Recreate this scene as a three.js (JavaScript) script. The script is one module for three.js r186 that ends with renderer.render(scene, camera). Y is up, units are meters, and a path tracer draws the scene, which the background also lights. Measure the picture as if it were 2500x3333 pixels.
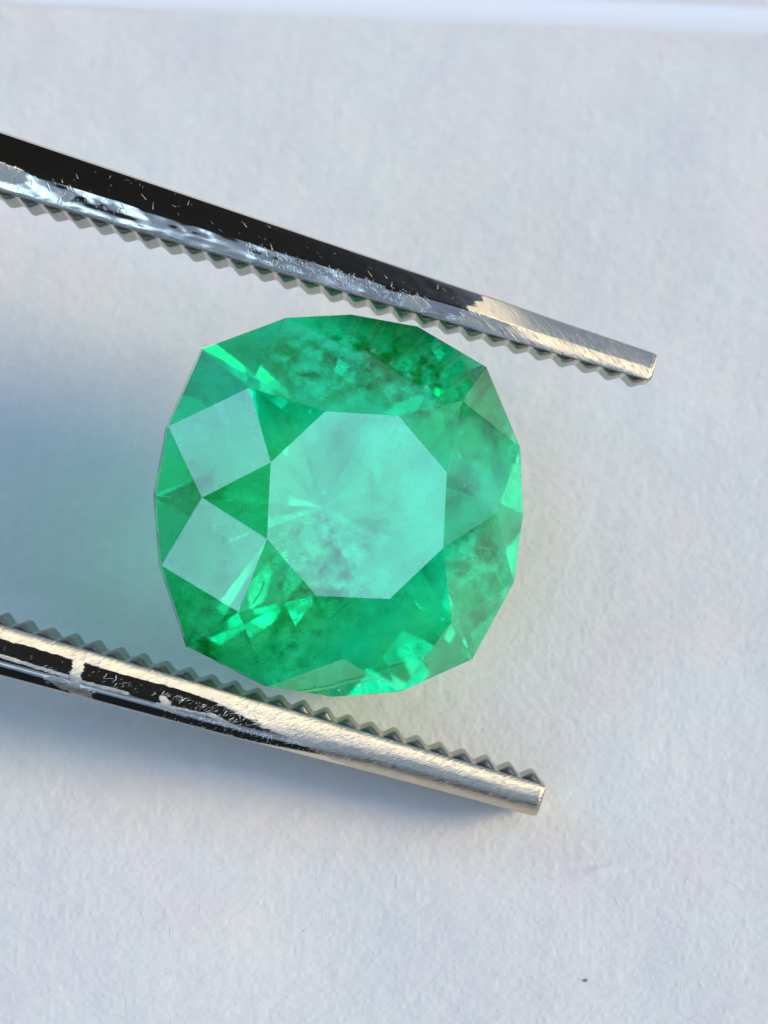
import * as THREE from 'three';
import { mergeGeometries } from 'three/addons/utils/BufferGeometryUtils.js';

// ------------------------------------------------------------------ camera, sky, sun, exposure
// x runs right, z runs towards the bottom of the picture, y is up; mm() turns millimetres into metres.
const mm = 0.001;
const scene = new THREE.Scene();
const renderer = new THREE.WebGLRenderer();
renderer.toneMapping = THREE.LinearToneMapping;
renderer.toneMappingExposure = 1.14;
renderer.shadowMap.enabled = true;

// The stone and the tweezers are held square to the line of sight, which meets the paper 25 degrees off its normal.
const LEAN = 25 * Math.PI / 180, PIVOT = new THREE.Vector3(0, 4.16 * mm, 0), HELD = new THREE.Vector3(0, 4.6 * mm, 0);
const lean = new THREE.Quaternion().setFromAxisAngle(new THREE.Vector3(1, 0, 0), LEAN);
function hold(o) { o.position.sub(PIVOT).applyQuaternion(lean).add(HELD); o.quaternion.premultiply(lean); }

const EYE = 110, FOCUS = EYE - 5.0;                                 // mm
const camera = new THREE.PerspectiveCamera(2 * Math.atan(13.34 / FOCUS) * 180 / Math.PI, 768 / 1024, 0.01, 50);
camera.position.set(0, EYE * mm, 0);
camera.quaternion.setFromAxisAngle(new THREE.Vector3(1, 0, 0), -Math.PI / 2);
hold(camera);
camera.focus = FOCUS * mm;
camera.userData.fStop = 72;

const SUN = new THREE.Vector3(Math.cos(0.09), Math.tan(0.52), Math.sin(0.09)).normalize();   // low, from the right of the picture

// A fair-weather sky: deep blue, paler towards the sun and the horizon, with scattered bright clouds.
function hash3(x, y, z) { let h = Math.imul(x, 374761393) ^ Math.imul(y, 668265263) ^ Math.imul(z, 2147483647 ^ 0x5bd1e995); h = Math.imul(h ^ (h >>> 13), 1274126177); return ((h ^ (h >>> 16)) >>> 0) / 4294967296; }
function noise3(x, y, z) {
  const ix = Math.floor(x), iy = Math.floor(y), iz = Math.floor(z), s = (t) => t * t * (3 - 2 * t), u = s(x - ix), v = s(y - iy), w = s(z - iz), m = (a, b, t) => a + (b - a) * t;
  const c = (a, b, d) => hash3(ix + a, iy + b, iz + d);
  return m(m(m(c(0, 0, 0), c(1, 0, 0), u), m(c(0, 1, 0), c(1, 1, 0), u), v), m(m(c(0, 0, 1), c(1, 0, 1), u), m(c(0, 1, 1), c(1, 1, 1), u), v), w);
}
const CLOUDS = [1130.91, 26, 2.2];
function cloudAt(d) {
  let n = 0, a = 0.5, f = 2.8, t = 0;
  for (let k = 0; k < 5; k++) { n += a * noise3(d.x * f + CLOUDS[0], d.y * f + CLOUDS[1], d.z * f + CLOUDS[2]); t += a; a *= 0.5; f *= 2.1; }
  return THREE.MathUtils.smoothstep(n / t, 0.54, 0.64);
}
function makeSky() {
  const W = 1024, H = 512, data = new Float32Array(W * H * 4), d = new THREE.Vector3();
  for (let j = 0; j < H; j++) {
    const up = ((j + 0.5) / H - 0.5) * Math.PI, y = Math.sin(up);
    for (let i = 0; i < W; i++) {
      const a = ((i + 0.5) / W - 0.5) * 2 * Math.PI, k = (j * W + i) * 4;
      d.set(Math.cos(a) * Math.cos(up), y, Math.sin(a) * Math.cos(up));
      const ang = Math.acos(THREE.MathUtils.clamp(d.dot(SUN), -1, 1)) * 180 / Math.PI;
      const glow = 0.35 * Math.exp(-ang / 14) + 0.12 * Math.exp(-ang / 60), low = Math.pow(1 - Math.max(0, y), 3);
      if (y <= 0) data.set([0.08, 0.08, 0.08, 1], k);
      else {
        const c = cloudAt(d), bright = 2.7;
        data.set([lerp0(0.115 + 0.1 * low + glow, bright * 0.5, c), lerp0(0.19 + 0.09 * low + glow * 0.97, bright * 0.78, c), lerp0(0.36 + 0.06 * low + glow * 0.92, bright * 1.22, c), 1], k);
      }
    }
  }
  const t = new THREE.DataTexture(data, W, H, THREE.RGBAFormat, THREE.FloatType);
  t.mapping = THREE.EquirectangularReflectionMapping;
  t.magFilter = THREE.LinearFilter;
  t.needsUpdate = true;
  return t;
}
function lerp0(a, b, t) { return a + (b - a) * t; }
const skyTexture = makeSky();
scene.background = skyTexture;
scene.environment = skyTexture;

const sun = new THREE.DirectionalLight(0xffffff, 2.3);
sun.color.setRGB(1.0, 0.83, 0.53);
sun.position.copy(SUN).multiplyScalar(0.3);
sun.target.position.set(0, 0, 0);
sun.castShadow = true;
sun.shadow.radius = 38;
sun.shadow.mapSize.set(2048, 2048);
Object.assign(sun.shadow.camera, { left: -0.06, right: 0.06, top: 0.06, bottom: -0.06, near: 0.01, far: 0.8 });
scene.add(sun, sun.target);

// ------------------------------------------------------------------ helpers
function rng(seed) { let s = seed >>> 0; return () => { s = (s + 0x6D2B79F5) >>> 0; let t = s; t = Math.imul(t ^ (t >>> 15), t | 1); t ^= t + Math.imul(t ^ (t >>> 7), t | 61); return ((t ^ (t >>> 14)) >>> 0) / 4294967296; }; }
const sstep = (a, b, x) => { const t = Math.min(1, Math.max(0, (x - a) / (b - a))); return t * t * (3 - 2 * t); };
const lerp = (a, b, t) => a + (b - a) * t;
function lattice(seed, n) { const r = rng(seed), v = new Float32Array(n * n); for (let i = 0; i < v.length; i++) v[i] = r(); return v; }
// smooth noise that repeats every n cells
function vnoise(lat, n, x, y) {
  const fl = Math.floor, ix = fl(x), iy = fl(y), fx = x - ix, fy = y - iy, u = fx * fx * (3 - 2 * fx), v = fy * fy * (3 - 2 * fy), m = (k) => ((k % n) + n) % n;
  const a = lat[m(iy) * n + m(ix)], b = lat[m(iy) * n + m(ix + 1)], c = lat[m(iy + 1) * n + m(ix)], d = lat[m(iy + 1) * n + m(ix + 1)];
  return lerp(lerp(a, b, u), lerp(c, d, u), v);
}
const LAT = lattice(7, 256);
const noise = (x, y) => vnoise(LAT, 256, x, y);
const fbm = (x, y, o = 4) => { let s = 0, a = 0.5, t = 0; for (let i = 0; i < o; i++) { s += a * noise(x + i * 17.3, y + i * 9.1); t += a; x *= 2; y *= 2; a *= 0.5; } return s / t; };
function texture(W, H, fill, srgb = false, channels = 4) {
  const data = new Uint8Array(W * H * 4);
  fill(data, W, H);
  const t = new THREE.DataTexture(data, W, H, THREE.RGBAFormat);
  t.wrapS = t.wrapT = THREE.RepeatWrapping;
  t.magFilter = THREE.LinearFilter; t.minFilter = THREE.LinearFilter;
  if (srgb) t.colorSpace = THREE.SRGBColorSpace;
  t.needsUpdate = true;
  return t;
}
function put(name, geometry, material, parent = scene) {
  const m = new THREE.Mesh(geometry, material);
  m.name = name; m.castShadow = m.receiveShadow = true;
  parent.add(m);
  return m;
}
const tag = (o, label, category) => { o.userData.label = label; o.userData.category = category; return o; };

// ------------------------------------------------------------------ the paper the stone lies on
// One tile of paper is 26 mm wide: felted fibres, lying mostly left to right, with faint mottling.
const N = 2048;
const fibre = new Float32Array(N * N);
{
  const r = rng(41);
  for (let j = 0; j < N; j++) for (let i = 0; i < N; i++) {
    const x = i / N, y = j / N;
    const f = (vnoise(LAT, 128, x * 128, y * 128) - 0.5) * 0.5 + (vnoise(LAT, 256, x * 256 + 0.5, y * 256) - 0.5) * 0.45 + (vnoise(LAT, 64, x * 64, y * 64) - 0.5) * 0.35;
    fibre[j * N + i] = 0.5 + f * 0.5;
  }
  for (let k = 0; k < 9000; k++) {                                 // single fibres
    let x = r() * N, y = r() * N, a = (r() - 0.5) * 1.5 + (r() < 0.2 ? 1.5 : 0);
    const len = 14 + r() * 40, add = (r() - 0.4) * 0.2, bend = (r() - 0.5) * 0.05, wide = r() < 0.5 ? 1 : 2;
    for (let s = 0; s < len; s++) {
      x += Math.cos(a); y += Math.sin(a); a += bend;
      const fade = Math.sin(Math.PI * s / len);
      for (let w = 0; w <= wide; w++) { const q = (((y + w) & (N - 1)) * N) + (x & (N - 1)); fibre[q] += add * fade; }
    }
  }
}
const paperBump = texture(N, N, (d) => { for (let k = 0; k < N * N; k++) { const v = Math.max(0, Math.min(255, fibre[k] * 255)); d[k * 4] = d[k * 4 + 1] = d[k * 4 + 2] = v; d[k * 4 + 3] = 255; } });
const paperColour = texture(1024, 1024, (d, W) => {
  for (let j = 0; j < W; j++) for (let i = 0; i < W; i++) {
    const x = i / W, y = j / W, k = (j * W + i) * 4;
    const pink = vnoise(LAT, 16, x * 16, y * 16) - 0.5, green = vnoise(LAT, 32, x * 32 + 5, y * 32) - 0.5, f = fibre[(j * 2) * N + i * 2] - 0.5, fine = vnoise(LAT, 128, x * 128, y * 128 + 3) - 0.5;
    d[k] = 231 + pink * 4 + f * 9 + fine * 4; d[k + 1] = 226 + green * 3 - pink * 2 + f * 9 + fine * 4; d[k + 2] = 218 - pink * 2 + f * 8 + fine * 4; d[k + 3] = 255;
  }
}, true);
const paperMaterial = new THREE.MeshStandardMaterial({ map: paperColour, bumpMap: paperBump, bumpScale: 0.00004, roughness: 0.95 });

// Height of the sheet in mm: nearly flat, a little cockled, folded down along its far edge, with one short crease.
function paperHeight(x, z) {
  const cockle = (fbm(x * 0.09 + 3, z * 0.09 + 8, 3) - 0.5) * 0.9 + (fbm(x * 0.5, z * 0.5, 3) - 0.5) * 0.12;
  const away = -(z + 18.5 - 0.05 * x) ;                     // mm beyond the folded edge
  const fold = -0.25 * sstep(-0.3, 0.3, away);
  const cx = x - 5.71, cz = z - 8.3, along = cx * 0.99 - cz * 0.1, across = cz * 0.99 + cx * 0.1;
  const crease = Math.exp(-((along / 0.55) ** 2)) * (0.08 * Math.exp(-((across / 0.12) ** 2)) - 0.03 * Math.exp(-(((across + 0.16) / 0.1) ** 2)));
  const calm = 1 - Math.exp(-(x * x + z * z) / 30);
  return cockle * calm * 0.6 + fold + crease;
}
{
  const axis = (inner, step, outer) => { const a = []; for (let v = -outer; v < -inner - 1e-6; v += 2) a.push(v); for (let v = -inner; v <= inner + 1e-6; v += step) a.push(v); for (let v = inner + 2; v <= outer + 1e-6; v += 2) a.push(v); return a; };
  const xs = axis(14, 0.1, 74), zs = axis(20, 0.1, 76), pos = [], uv = [], idx = [];
  for (const z of zs) for (const x of xs) { pos.push(x * mm, paperHeight(x, z) * mm, z * mm); uv.push(x / 26, -z / 26); }
  for (let j = 0; j < zs.length - 1; j++) for (let i = 0; i < xs.length - 1; i++) { const a = j * xs.length + i, b = a + xs.length; idx.push(a, b, a + 1, a + 1, b, b + 1); }
  const g = new THREE.BufferGeometry();
  g.setAttribute('position', new THREE.Float32BufferAttribute(pos, 3)); g.setAttribute('uv', new THREE.Float32BufferAttribute(uv, 2)); g.setIndex(idx); g.computeVertexNormals();
  const paper = put('paper', g, paperMaterial);
  paper.userData.kind = 'structure';
  tag(paper, 'white fibrous paper sheet under the green stone', 'paper');
}

// smooth white bead along the far edge of the sheet
{
  const prof = [], pos = [], nrm = [], idx = [];
  for (let k = 0; k <= 16; k++) { const a = Math.PI * k / 16; prof.push([Math.cos(a) * 0.56, Math.sin(a) * 0.3]); }
  for (let i = 0; i <= 60; i++) { const x = -74 + i * 148 / 60, z = -18.5 + 0.05 * x; for (const [a, h] of prof) { pos.push(x * mm, (-0.12 + h) * mm, (z - a) * mm); } }
  const m = prof.length;
  for (let i = 0; i < 60; i++) for (let k = 0; k < m - 1; k++) { const a = i * m + k, b = a + m; idx.push(a, b, a + 1, a + 1, b, b + 1); }
  const g = new THREE.BufferGeometry(); g.setAttribute('position', new THREE.Float32BufferAttribute(pos, 3)); g.setIndex(idx); g.computeVertexNormals();
  const rim = put('rim', g, new THREE.MeshStandardMaterial({ color: new THREE.Color().setRGB(0.93, 0.93, 0.93), roughness: 0.25 }));
  rim.userData.kind = 'structure';
  tag(rim, 'smooth white rim running along the far edge of the paper', 'rim');
}
// added unseen dark panel, standing in for the dark photographer mirrored in the steel flank
{
  const g = new THREE.BoxGeometry(2.4, 0.5, 0.1); g.translate(0, 0.1, 0.6);
  const added_dark_panel = put('added_dark_panel', g, new THREE.MeshStandardMaterial({ color: new THREE.Color().setRGB(0.03, 0.032, 0.03), roughness: 0.9 }));
  added_dark_panel.userData.kind = 'structure';
  tag(added_dark_panel, 'added dark panel out of view, standing in for the photographer mirrored in the tweezers', 'added_dark_panel');
}

// a grain of dirt on the sheet
{
  const g = new THREE.IcosahedronGeometry(0.042, 1), q = g.attributes.position, r = rng(9);
  for (let k = 0; k < q.count; k++) { const f = 0.75 + 0.5 * noise(q.getX(k) * 60 + 40, q.getZ(k) * 60 + q.getY(k) * 30 + 40); q.setXYZ(k, q.getX(k) * f * 1.3, q.getY(k) * f * 0.7, q.getZ(k) * f); }
  g.translate(5.27, paperHeight(5.27, 11.34) + 0.03, 11.34); g.scale(mm, mm, mm); g.computeVertexNormals();
  tag(put('dirt_speck', g, new THREE.MeshStandardMaterial({ color: new THREE.Color().setRGB(0.3, 0.28, 0.26), roughness: 0.9 })), 'tiny dark speck of dirt lying alone on the white paper', 'speck');
}

// ------------------------------------------------------------------ the phone that takes the picture, mirrored black in the steel
{
  const phone = new THREE.Group(); phone.name = 'phone'; scene.add(phone);
  tag(phone, 'black phone held above the stone, mirrored in the polished tweezers', 'phone');
  const shape = new THREE.Shape(), w = 36, t = 136, b = 9, r = 8;
  shape.moveTo(-w + r, -b); shape.lineTo(w - r, -b); shape.quadraticCurveTo(w, -b, w, -b + r); shape.lineTo(w, t - r); shape.quadraticCurveTo(w, t, w - r, t); shape.lineTo(-w + r, t); shape.quadraticCurveTo(-w, t, -w, t - r); shape.lineTo(-w, -b + r); shape.quadraticCurveTo(-w, -b, -w + r, -b);
  const g = new THREE.ExtrudeGeometry(shape, { depth: 6, bevelEnabled: true, bevelSize: 1, bevelThickness: 1, bevelSegments: 2, curveSegments: 6 });
  g.rotateX(-Math.PI / 2); g.translate(4, EYE + 2.5, 0); g.scale(mm, mm, mm);
  put('case', g, new THREE.MeshStandardMaterial({ color: new THREE.Color().setRGB(0.012, 0.012, 0.014), roughness: 0.6 }), phone);
  hold(phone);
}

// ------------------------------------------------------------------ the emerald
const emerald = new THREE.Group(); emerald.name = 'emerald'; scene.add(emerald);
tag(emerald, 'green cushion cut emerald held between the two tweezer arms', 'gemstone');
emerald.position.set(-1.14 * mm, 4.16 * mm, -0.17 * mm);
emerald.quaternion.setFromEuler(new THREE.Euler(0, 0, -17 * Math.PI / 180)).multiply(new THREE.Quaternion().setFromAxisAngle(new THREE.Vector3(0, 1, 0), -2.9 * Math.PI / 180));
hold(emerald);
{
  const tri = [], V = (a, r, y) => new THREE.Vector3(Math.cos(a) * r, y, Math.sin(a) * r), D = Math.PI / 180;
  const face = (...p) => { for (let k = 1; k < p.length - 1; k++) tri.push(p[0], p[k], p[k + 1]); };
  const T = [], S = [], G = [], M = [], L = [], GL = [], ML = [];
  for (let k = 0; k < 8; k++) {
    const corner = k % 2;                                           // star points and break points on the axes (0) and on the diagonals (1)
    S.push(V(k * 45 * D, corner ? 4.1 : 4.0, corner ? 1.0 : 0.93)); M.push(V(k * 45 * D, corner ? 5.5 : 5.02, corner ? -0.14 : 0.14)); ML.push(V(k * 45 * D, corner ? 5.5 : 5.02, corner ? -0.42 : -0.2));
    const a = (k * 45 + 22.5) * D; T.push(V(a, 2.58, 1.55));
  }
  for (let k = 0; k < 8; k++) {                                     // kite tips: where the kite plane meets the girdle
    const a = (k * 45 + (k % 2 ? 24.5 : 20.5)) * D, p = new THREE.Plane().setFromCoplanarPoints(T[k], S[k], S[(k + 1) % 8]), r = 5.14, x = Math.cos(a) * r, z = Math.sin(a) * r;
    const y = (-p.constant - p.normal.x * x - p.normal.z * z) / p.normal.y;
    G.push(new THREE.Vector3(x, y, z)); GL.push(new THREE.Vector3(x, y - 0.3, z));
  }
  const culet = new THREE.Vector3(0.1, -4.3, 0.05);
  face(...T.slice().reverse());                                     // table
  for (let k = 0; k < 8; k++) {
    const n = (k + 1) % 8, pv = (k + 7) % 8;
    face(T[k], T[pv], S[k]);                                        // star
    face(T[k], S[k], G[k], S[n]);                                   // kite
    face(S[k], M[k], G[k]); face(S[n], G[k], M[n]);                 // upper girdle
    face(M[k], ML[k], GL[k], G[k]); face(G[k], GL[k], ML[n], M[n]); // girdle
  }
  // pavilion: a main facet under every break point, split facets under the kite tips
  for (let k = 0; k < 8; k++) {
    const a = (k * 45 + 22.5) * D;
    L.push(V(a, 2.1, -2.75));
  }
  for (let k = 0; k < 8; k++) {
    const n = (k + 1) % 8, pv = (k + 7) % 8;
    face(GL[k], ML[k], L[k]); face(GL[k], L[k], ML[n]);
    face(ML[k], L[pv], culet); face(ML[k], culet, L[k]);
  }
  const pos = [], uv = [];
  const mid = new THREE.Vector3(0, -0.6, 0);
  for (let k = 0; k < tri.length; k += 3) {
    let [a, b, c] = tri.slice(k, k + 3);
    const nrm = b.clone().sub(a).cross(c.clone().sub(a));
    if (nrm.dot(a.clone().add(b).add(c).divideScalar(3).sub(mid)) < 0) [b, c] = [c, b];
    for (const p of [a, b, c]) { pos.push(p.x * mm, p.y * mm, p.z * mm); uv.push(p.x / 12 + 0.5, p.z / 12 + 0.5); }
  }
  const g = new THREE.BufferGeometry();
  g.setAttribute('position', new THREE.Float32BufferAttribute(pos, 3)); g.setAttribute('uv', new THREE.Float32BufferAttribute(uv, 2)); g.computeVertexNormals();
  const cloudy = texture(1024, 1024, (d, W) => {                     // how clear the stone is: milky drifts
    for (let j = 0; j < W; j++) for (let i = 0; i < W; i++) { const v = 0.71 + (fbm(i / W * 11 + 2, j / W * 11, 5) - 0.5) * 0.7 + (fbm(i / W * 44 + 9, j / W * 58, 3) - 0.5) * (0.12 + 0.85 * sstep(0.42, 0.68, fbm(i / W * 5 + 31, j / W * 5 + 4, 3))), k = (j * W + i) * 4; d[k] = d[k + 1] = d[k + 2] = Math.max(0, Math.min(255, v * 255)); d[k + 3] = 255; }
  });
  const zoning = texture(256, 256, (d, W) => {                       // colour zones of the crystal: yellower and bluer greens in drifts
    const to = (v) => Math.round(255 * (v <= 0.0031308 ? v * 12.92 : 1.055 * Math.pow(v, 1 / 2.4) - 0.055));
    for (let j = 0; j < W; j++) for (let i = 0; i < W; i++) { const t = sstep(0.3, 0.7, fbm(i / W * 4 + 7, j / W * 4 + 1, 4) + (i / W - 0.5) * 0.35), k = (j * W + i) * 4; d[k] = to(lerp(0.045, 0.006, t)); d[k + 1] = to(0.93); d[k + 2] = to(lerp(0.3, 0.47, t)); d[k + 3] = 255; }
  }, true);
  const mat = new THREE.MeshPhysicalMaterial({
    map: zoning, roughness: 0.0, ior: 1.62, transmission: 1, transmissionMap: cloudy, thickness: 0.006,
    attenuationColor: new THREE.Color().setRGB(0.008, 0.9, 0.55), attenuationDistance: 0.016, clearcoat: 1, clearcoatRoughness: 0.0,
  });
  put('stone', g, mat, emerald);
  // what grew into the stone: drifts of small healed cracks, three iron-stained ones (x, z seen from above, mm; y below the girdle)
  const r = rng(77), under = (x, z) => { const q = Math.max(Math.abs(x), Math.abs(z), (Math.abs(x) + Math.abs(z)) * 0.68); return lerp(1.2, -0.1, Math.min(1, Math.max(0, (q - 2.4) / 2.5))); };
  const flake = (size, parts) => { const p = [], n = parts, ph = r() * 6; for (let k = 0; k < n; k++) { const a = ph + k / n * 6.283; p.push([Math.cos(a) * size * (0.5 + r() * 0.7), Math.sin(a) * size * (0.35 + r() * 0.5)]); } return p; };
  const put3 = (list, x, y, z, poly, tilt) => { const e = new THREE.Euler((r() - 0.5) * tilt, r() * 6.28, (r() - 0.5) * tilt - 0.15, 'XZY'), v = poly.map(([a, b]) => new THREE.Vector3(a, 0, b).applyEuler(e).add(new THREE.Vector3(x, y, z))); for (let k = 1; k < v.length - 1; k++) for (const q of [v[0], v[k], v[k + 1]]) list.push(q.x * mm, q.y * mm, q.z * mm); };
  const build = (name, list, m, kind) => { const q = new THREE.BufferGeometry(); q.setAttribute('position', new THREE.Float32BufferAttribute(list, 3)); q.computeVertexNormals(); const o = put(name, q, m, emerald); if (kind) o.userData.kind = kind; return o; };
  const gap = new THREE.MeshPhysicalMaterial({ color: 0xffffff, transmission: 1, thickness: 0, ior: 2.33, roughness: 0.3, side: THREE.DoubleSide });   // healed cracks: clear, and they mirror a little
  const drifts = [[-0.1, -2.8, 1.25, -3.8, 0.12, 50], [2.0, -2.6, 3.2, -3.25, 0.16, 60], [2.4, -1.95, 2.8, -1.5, 0.15, 40], [2.95, -1.05, 4.05, 0.3, 0.42, 190], [2.8, 0.65, 3.75, 1.45, 0.36, 110], [2.05, 1.9, 2.55, 1.95, 0.2, 40], [1.8, 2.75, 2.6, 2.95, 0.12, 45], [1.5, 3.2, 2.7, 3.75, 0.15, 60], [-2.05, 1.2, -1.15, 2.4, 0.28, 90], [-2.6, -2.3, -2.3, -1.25, 0.1, 45], [-1.9, -2.6, -1.15, -2.05, 0.2, 40], [-1.4, -4.2, -1.0, -3.9, 0.08, 16], [-4.25, 1.6, -4.15, 2.0, 0.06, 16], [-1.8, 3.0, -1.4, 3.3, 0.12, 24], [-0.4, 2.6, 0, 3.4, 0.16, 36], [-3.8, 0.4, -2.6, 0.9, 0.3, 30], [-3, -2, 3, 2, 2.2, 220]];
  for (const [x0, z0, x1, z1, wide, n] of drifts) {
    const a = [];
    for (let k = 0; k < n; k++) {
      const t = r(), x = lerp(x0, x1, t) + (r() + r() + r() - 1.5) * wide, z = lerp(z0, z1, t) + (r() + r() + r() - 1.5) * wide, y = under(x, z) - 0.2 - r() * 0.7;
      if (Math.max(Math.abs(x), Math.abs(z), (Math.abs(x) + Math.abs(z)) * 0.68) > 4.3) continue;
      put3(a, x, y, z, flake(0.03 + r() * r() * 0.13, 3 + Math.floor(r() * 2)), 1.6);
    }
    build('fracture', a, gap, 'stuff');
  }
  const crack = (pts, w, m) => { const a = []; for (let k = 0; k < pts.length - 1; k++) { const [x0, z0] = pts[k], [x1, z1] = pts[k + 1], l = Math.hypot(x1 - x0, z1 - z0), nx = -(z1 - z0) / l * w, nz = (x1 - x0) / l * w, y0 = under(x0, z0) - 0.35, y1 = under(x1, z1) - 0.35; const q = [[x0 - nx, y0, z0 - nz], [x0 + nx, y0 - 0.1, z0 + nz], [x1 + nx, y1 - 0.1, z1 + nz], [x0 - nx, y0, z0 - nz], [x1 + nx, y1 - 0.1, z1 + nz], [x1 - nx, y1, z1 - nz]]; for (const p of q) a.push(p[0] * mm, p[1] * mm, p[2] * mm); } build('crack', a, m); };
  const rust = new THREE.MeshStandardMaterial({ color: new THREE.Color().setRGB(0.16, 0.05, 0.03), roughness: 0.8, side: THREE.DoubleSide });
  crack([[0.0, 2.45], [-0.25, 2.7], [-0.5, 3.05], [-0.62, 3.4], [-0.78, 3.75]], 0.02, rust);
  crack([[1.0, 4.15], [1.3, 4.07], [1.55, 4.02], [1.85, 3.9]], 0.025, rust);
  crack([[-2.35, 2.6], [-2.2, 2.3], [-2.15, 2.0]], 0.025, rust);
}

// ------------------------------------------------------------------ the tweezers
const tweezers = new THREE.Group(); tweezers.name = 'tweezers'; scene.add(tweezers);
tag(tweezers, 'worn steel gem tweezers with two ridged arms around the emerald', 'tweezers');
// local frame: s runs from the tips back along the tool, q across it (towards the top of the picture), y up
const AX = new THREE.Vector2(-Math.cos(0.287), -Math.sin(0.287)), QX = new THREE.Vector2(Math.sin(0.287), -Math.cos(0.287));
tweezers.position.set(5.46 * mm, 4.9 * mm, 1.76 * mm);
hold(tweezers);
const at = (s, q, y) => new THREE.Vector3((AX.x * s + QX.x * q) * mm, (y + s * 0.04) * mm, (AX.y * s + QX.y * q) * mm);

// wear of the steel: polished where dark, ground or scuffed where light. u: 0 at the tip to 1 at 26 mm, v: round the section
function wearMap(seed, grind, strokes, scuffs) {
  const W = 2048, H = 512, r = rng(seed), a = new Float32Array(W * H);
  for (let j = 0; j < H; j++) for (let i = 0; i < W; i++) {
    const s = i / W * 26, v = j / H;
    let g = grind(s, v) + (fbm(s * 4 + v * 22 + seed, v * 30 - s * 1.5, 4) - 0.5) * 0.6;
    for (const [s0, v0, s1, v1, w] of strokes) {                    // single scuffs: from, to (mm along the arm, share of its face), width in mm
      const k = 7.5, dx = s1 - s0, dy = (v1 - v0) * k, px = s - s0, py = (v - v0) * k, t = Math.min(1, Math.max(0, (px * dx + py * dy) / (dx * dx + dy * dy + 1e-9)));
      g = Math.max(g, 1.1 - Math.hypot(px - dx * t, py - dy * t) / w * 0.5 + (fbm(s * 9, v * 60 + seed, 3) - 0.5) * 0.5);
    }
    a[j * W + i] = sstep(0.42, 0.72, g);
  }
  for (const [n, s0, s1, v0, v1] of scuffs) for (let k = 0; k < n; k++) {
    let x = (s0 + r() * (s1 - s0)) / 26 * W, y = (v0 + r() * (v1 - v0)) * H; const ang = -1.0 + (r() - 0.5) * 1.6, len = 3 + r() * r() * 26;
    for (let q = 0; q < len; q++) { x += Math.cos(ang) * 0.8; y += Math.sin(ang) * 1.2; for (const o of len > 12 ? [0, 1] : [0]) { const p = ((Math.floor(y) & (H - 1)) * W + (Math.floor(x) & (W - 1)) + o) % (W * H); a[p] = Math.max(a[p], 0.35 + 0.4 * (1 - q / len)); } }
  }
  return a;
}
function steel(wear, seed) {
  const W = 2048, H = 512, r = rng(seed + 5), grain = new Float32Array(W * H).fill(0.5);
  for (let k = 0; k < 42000; k++) {                                 // grinding marks, slanting across the arm
    let x = r() * W, y = r() * H; const ang = -1.15 + (r() - 0.5) * 0.35, len = 10 + r() * 60, add = (r() - 0.5) * 0.5;
    for (let q = 0; q < len; q++) { x += Math.cos(ang); y += Math.sin(ang); const p = (Math.floor(y) & (H - 1)) * W + (Math.floor(x) & (W - 1)); grain[p] += add * (1 - q / len); }
  }
  const rough = texture(W, H, (d) => { for (let k = 0; k < W * H; k++) { const v = 0.085 + 0.34 * wear[k] + (grain[k] - 0.5) * 0.08 * wear[k]; d[k * 4] = d[k * 4 + 1] = d[k * 4 + 2] = Math.max(0, Math.min(255, v * 255)); d[k * 4 + 3] = 255; } });
  const relief = new Float32Array(W * H * 4);                       // metres: grinding marks where worn, faint waves left by the polishing wheel elsewhere
  for (let j = 0; j < H; j++) for (let i = 0; i < W; i++) {
    const k = j * W + i, wave = (fbm(i / W * 26 * 0.9 + seed * 9, j / H * 7, 3) - 0.5) * (0.008 + 0.03 * sstep(0.5, 0.54, j / H));
    relief.fill((grain[k] - 0.5) * 0.014 * wear[k] + wave * (1 - 0.5 * wear[k]) + 0.5, k * 4, k * 4 + 4);
  }
  const bump = new THREE.DataTexture(relief, W, H, THREE.RGBAFormat, THREE.FloatType);
  bump.wrapS = bump.wrapT = THREE.RepeatWrapping; bump.magFilter = bump.minFilter = THREE.LinearFilter; bump.needsUpdate = true;
  return new THREE.MeshPhysicalMaterial({ color: new THREE.Color().setRGB(0.72, 0.63, 0.49), metalness: 1, anisotropy: 0.97, roughness: 1, roughnessMap: rough, bumpMap: bump, bumpScale: 0.001 });
}
const toothSteel = new THREE.MeshStandardMaterial({ color: new THREE.Color().setRGB(0.26, 0.24, 0.2), metalness: 1, roughness: 0.3 });

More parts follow.
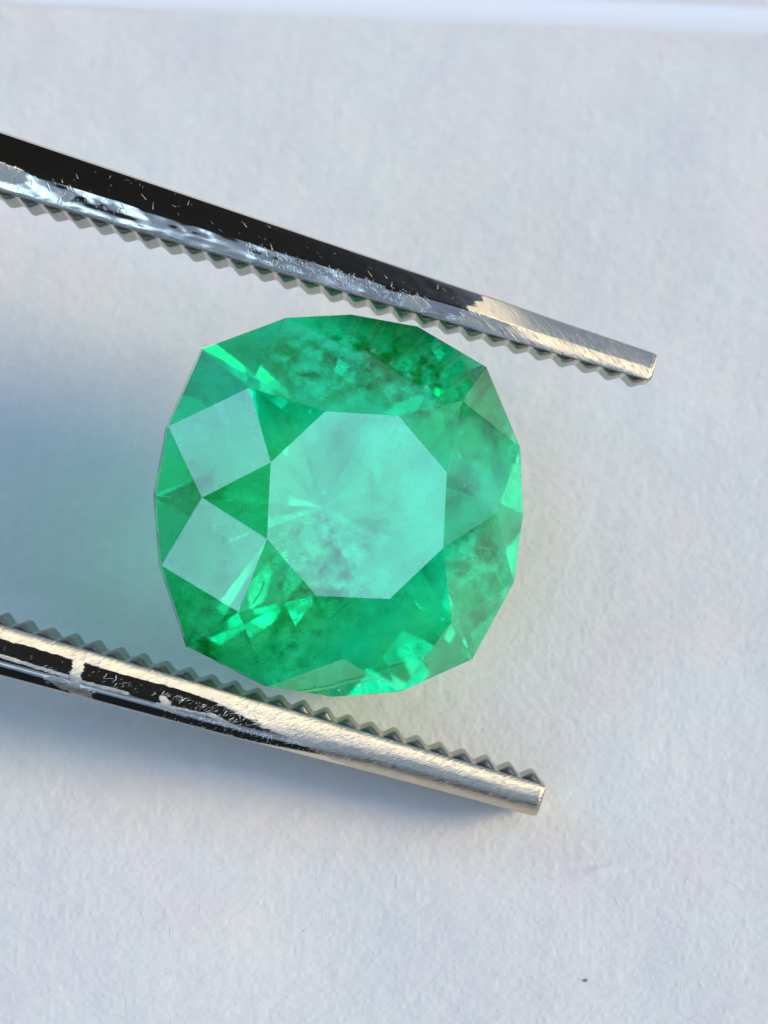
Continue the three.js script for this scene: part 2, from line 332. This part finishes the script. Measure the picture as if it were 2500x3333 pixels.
// gap: half the distance between the inner faces; section: [share of width from the outer side, depth below the top in mm] from outer bottom to inner bottom
function makeArm(sign, from, gapAt, widthAt, section, deep, material, roll, lift) {
  const arm = new THREE.Group(); arm.name = 'arm'; tweezers.add(arm);
  const st = []; for (let s = 0; s <= 30; s += 0.5) st.push(s); for (let s = 32; s <= 126; s += 2) st.push(s);
  const ring = (s) => {
    const w = widthAt(s), g = gapAt(s), D = deep(s), n = section(w, D, s);
    return n.map(([u, v]) => { const o = u - w / 2, c = Math.cos(roll), q = Math.sin(roll), uu = o * c - v * q + w / 2, vv = o * q + v * c; return at(s + from, sign * (g + w - uu), vv + lift * (1 - sstep(30, 110, s))); });
  };
  const rings = st.map(ring), n = rings[0].length, per = [0];
  { const sec = section(1, 2.4, 20); for (let k = 1; k < n; k++) per.push(k <= 3 ? k * 0.1 : k >= 13 ? 0.7 + (k - 13) * 0.1 : 0.3 + 0.4 * sec[k][0]); per[n - 1] = 1; }
  const pos = [], uv = [], idx = [];
  // hard edges: every strip of the section owns its vertices where it turns by more than 24 degrees
  const strips = []; let cur = [0];
  for (let k = 1; k < n; k++) {
    cur.push(k);
    if (k < n - 1) { const a = rings[20][k].clone().sub(rings[20][k - 1]), b = rings[20][k + 1].clone().sub(rings[20][k]); if (a.angleTo(b) > 0.42) { strips.push(cur); cur = [k]; } }
  }
  strips.push(cur);
  strips.push([n - 1, 0]);
  for (const strip of strips) {
    const base = pos.length / 3, m = strip.length;
    st.forEach((s, j) => strip.forEach((k) => { const p = rings[j][k]; pos.push(p.x, p.y, p.z); uv.push(s / 26, per[k] / per[n - 1]); }));
    for (let j = 0; j < st.length - 1; j++) for (let i = 0; i < m - 1; i++) { const a = base + j * m + i, b = a + m; sign > 0 ? idx.push(a, a + 1, b, a + 1, b + 1, b) : idx.push(a, b, a + 1, a + 1, b, b + 1); }
  }
  // rounded tip
  const cen = rings[0].reduce((t, p) => t.add(p), new THREE.Vector3()).divideScalar(n), back = at(-0.1, 0, 0);
  let prev = rings[0], pb = pos.length / 3; prev.forEach((p, k) => { pos.push(p.x, p.y, p.z); uv.push(0, per[k] / per[n - 1]); });
  for (const [sh, out] of [[0.975, 0.04], [0.9, 0.1], [0.7, 0.13], [0, 0.13]]) {
    const nb = pos.length / 3, off = at(-out, 0, 0);
    rings[0].forEach((p, k) => { const q = cen.clone().lerp(p, sh).add(off); pos.push(q.x, q.y, q.z); uv.push(0.002, per[k] / per[n - 1]); });
    for (let k = 0; k < n; k++) { const k2 = (k + 1) % n, a = pb + k, b = pb + k2, c = nb + k, d = nb + k2; sign > 0 ? idx.push(a, c, b, b, c, d) : idx.push(a, b, c, b, d, c); }
    pb = nb;
  }
  const g = new THREE.BufferGeometry();
  g.setAttribute('position', new THREE.Float32BufferAttribute(pos, 3)); g.setAttribute('uv', new THREE.Float32BufferAttribute(uv, 2)); g.setIndex(idx); g.computeVertexNormals();
  put('blade', g, material, arm);
  return { arm, ring };
}
// one tooth: a rounded ridge running down the inner face
function toothGeometry(sign, ring, s, k0, k1, pitch, high) {
  const prof = [[-0.49, -0.3], [-0.4, 0.08], [-0.22, 0.6], [-0.07, 0.97], [0.07, 0.97], [0.22, 0.6], [0.4, 0.08], [0.49, -0.3]];
  const r = ring(s), top = r[k0], bot = r[k1], down = bot.clone().sub(top), dir = at(1, 0, 0).normalize();
  const inward = new THREE.Vector3().crossVectors(down, dir).normalize(); if (inward.dot(at(0, -sign, 0)) < 0) inward.negate();
  const rows = [[0.0, 0.15], [0.03, 0.75], [0.08, 1], [0.96, 1], [1.0, 0.4]], pos = [], idx = [];
  for (const [t, f] of rows) for (const [a, h] of prof) { const p = top.clone().addScaledVector(down, t).addScaledVector(dir, a * pitch * mm).addScaledVector(inward, (h > 0 ? h * f : h) * high * mm); pos.push(p.x, p.y, p.z); }
  const m = prof.length;
  for (let j = 0; j < rows.length - 1; j++) for (let i = 0; i < m - 1; i++) { const a = j * m + i, b = a + m; idx.push(a, b, a + 1, a + 1, b, b + 1); }
  for (const j of [0, rows.length - 1]) for (let i = 1; i < m - 1; i++) idx.push(j * m, j * m + i, j * m + i + 1);
  const g = new THREE.BufferGeometry(); g.setAttribute('position', new THREE.Float32BufferAttribute(pos, 3)); g.setIndex(idx); g.computeVertexNormals();
  return g;
}
const openGap = (g0, g1) => (s) => s < 30 ? g0 + (g1 - g0) * s / 30 : lerp(g1 + (g1 - g0) * (s - 30) / 30, 0.02, sstep(40, 124, s));
const upperWear = wearMap(3, (s, v) => 1.1 - sstep(4.4, 5.6, s - (v - 0.5) * 2) * 1.0 + sstep(0.662, 0.675, v) * 0.75,
  [[6.3, 0.58, 6.4, 0.66, 0.28], [17.3, 0.57, 19.5, 0.6, 0.4], [15.7, 0.57, 15.8, 0.62, 0.1]],
  [[260, 6, 11, 0.52, 0.66], [60, 5, 16, 0.3, 0.52], [60, 14, 17, 0.54, 0.68]]);
const lowerWear = wearMap(11, (s, v) => 1.1 - sstep(4.4, 7.0, s - (v - 0.36) * 14) * 1.0 + sstep(0.56, 0.61, v) * 0.75,
  [[12.4, 0.33, 12.5, 0.58, 0.14], [12.2, 0.35, 12.9, 0.38, 0.28], [12.7, 0.44, 14.8, 0.46, 0.1], [11.1, 0.44, 12.3, 0.43, 0.09], [9.9, 0.4, 10.1, 0.48, 0.12], [9.0, 0.44, 10.2, 0.42, 0.08], [9.5, 0.38, 10.2, 0.41, 0.09], [8.2, 0.4, 8.8, 0.45, 0.12]],
  [[500, 6, 10, 0.3, 0.55], [120, 10, 20, 0.45, 0.56]]);
const upperTop = [[0.02, -0.22, -0.44], [0.05, -0.152, -0.37], [0.08, -0.14, -0.345], [0.3, -0.072, -0.2], [0.52, -0.006, -0.085], [0.545, 0, -0.073], [0.575, -0.003, -0.06], [0.8, -0.041, -0.01], [0.93, -0.064, 0], [0.985, -0.09, -0.03], [1, -0.16, -0.09]];   // share of the width, height behind the tip, height at the tip
const upperSection = (w, D, s) => { const t = 1 - sstep(2.6, 4.4, s); return [[0.16 * w, -D], [0.02, -D + 0.3], [0, lerp(-0.26, -0.5, t) * w - 0.1], ...upperTop.map(([u, a, b]) => [u * w, lerp(a, b, t) * w]), [w + 0.03, -D + 0.1], [w, -D]]; };
const lowerTop = [[0.004, -0.16, -0.42], [0.03, -0.095, -0.3], [0.1, -0.052, -0.2], [0.2, -0.012, -0.125], [0.3, 0, -0.066], [0.45, -0.012, -0.012], [0.65, -0.045, -0.008], [0.85, -0.09, -0.055], [0.94, -0.12, -0.095], [0.985, -0.16, -0.14], [1, -0.22, -0.21]];
const lowerSection = (w, D, s) => { const t = 1 - sstep(4.0, 7.5, s); return [[0.2 * w, -D], [0.04, -D + 0.4], [0, lerp(-0.3, -0.62, t) * w], ...lowerTop.map(([u, a, b]) => [u * w, lerp(a, b, t) * w]), [w + 0.03, -D + 0.1], [w, -D]]; };
const deep = (s) => lerp(1.9, 2.6, sstep(0, 8, s)) + lerp(0, 4, sstep(30, 80, s));
const upper = makeArm(1, 0.15, openGap(5.36, 5.2), (s) => lerp(0.78, 2.1, Math.min(1, s / 30)), upperSection, deep, steel(upperWear, 1), 0.02, 0.2);
const lower = makeArm(-1, -0.25, openGap(5.5, 5.45), (s) => lerp(0.9, 1.75, Math.min(1, s / 30)), lowerSection, deep, steel(lowerWear, 2), 0.0, -0.2);
for (const [a, sign] of [[upper, 1], [lower, -1]]) for (let k = 0; k < 36; k++) {
  const s = 0.3 + k * 0.63;
  put('tooth', toothGeometry(sign, a.ring, s, 13, 14, 0.63, (sign > 0 ? 0.14 : 0.18) * (0.85 + 0.3 * noise(k * 1.7, sign * 9 + 20))), toothSteel, a.arm);
}

renderer.render(scene, camera);
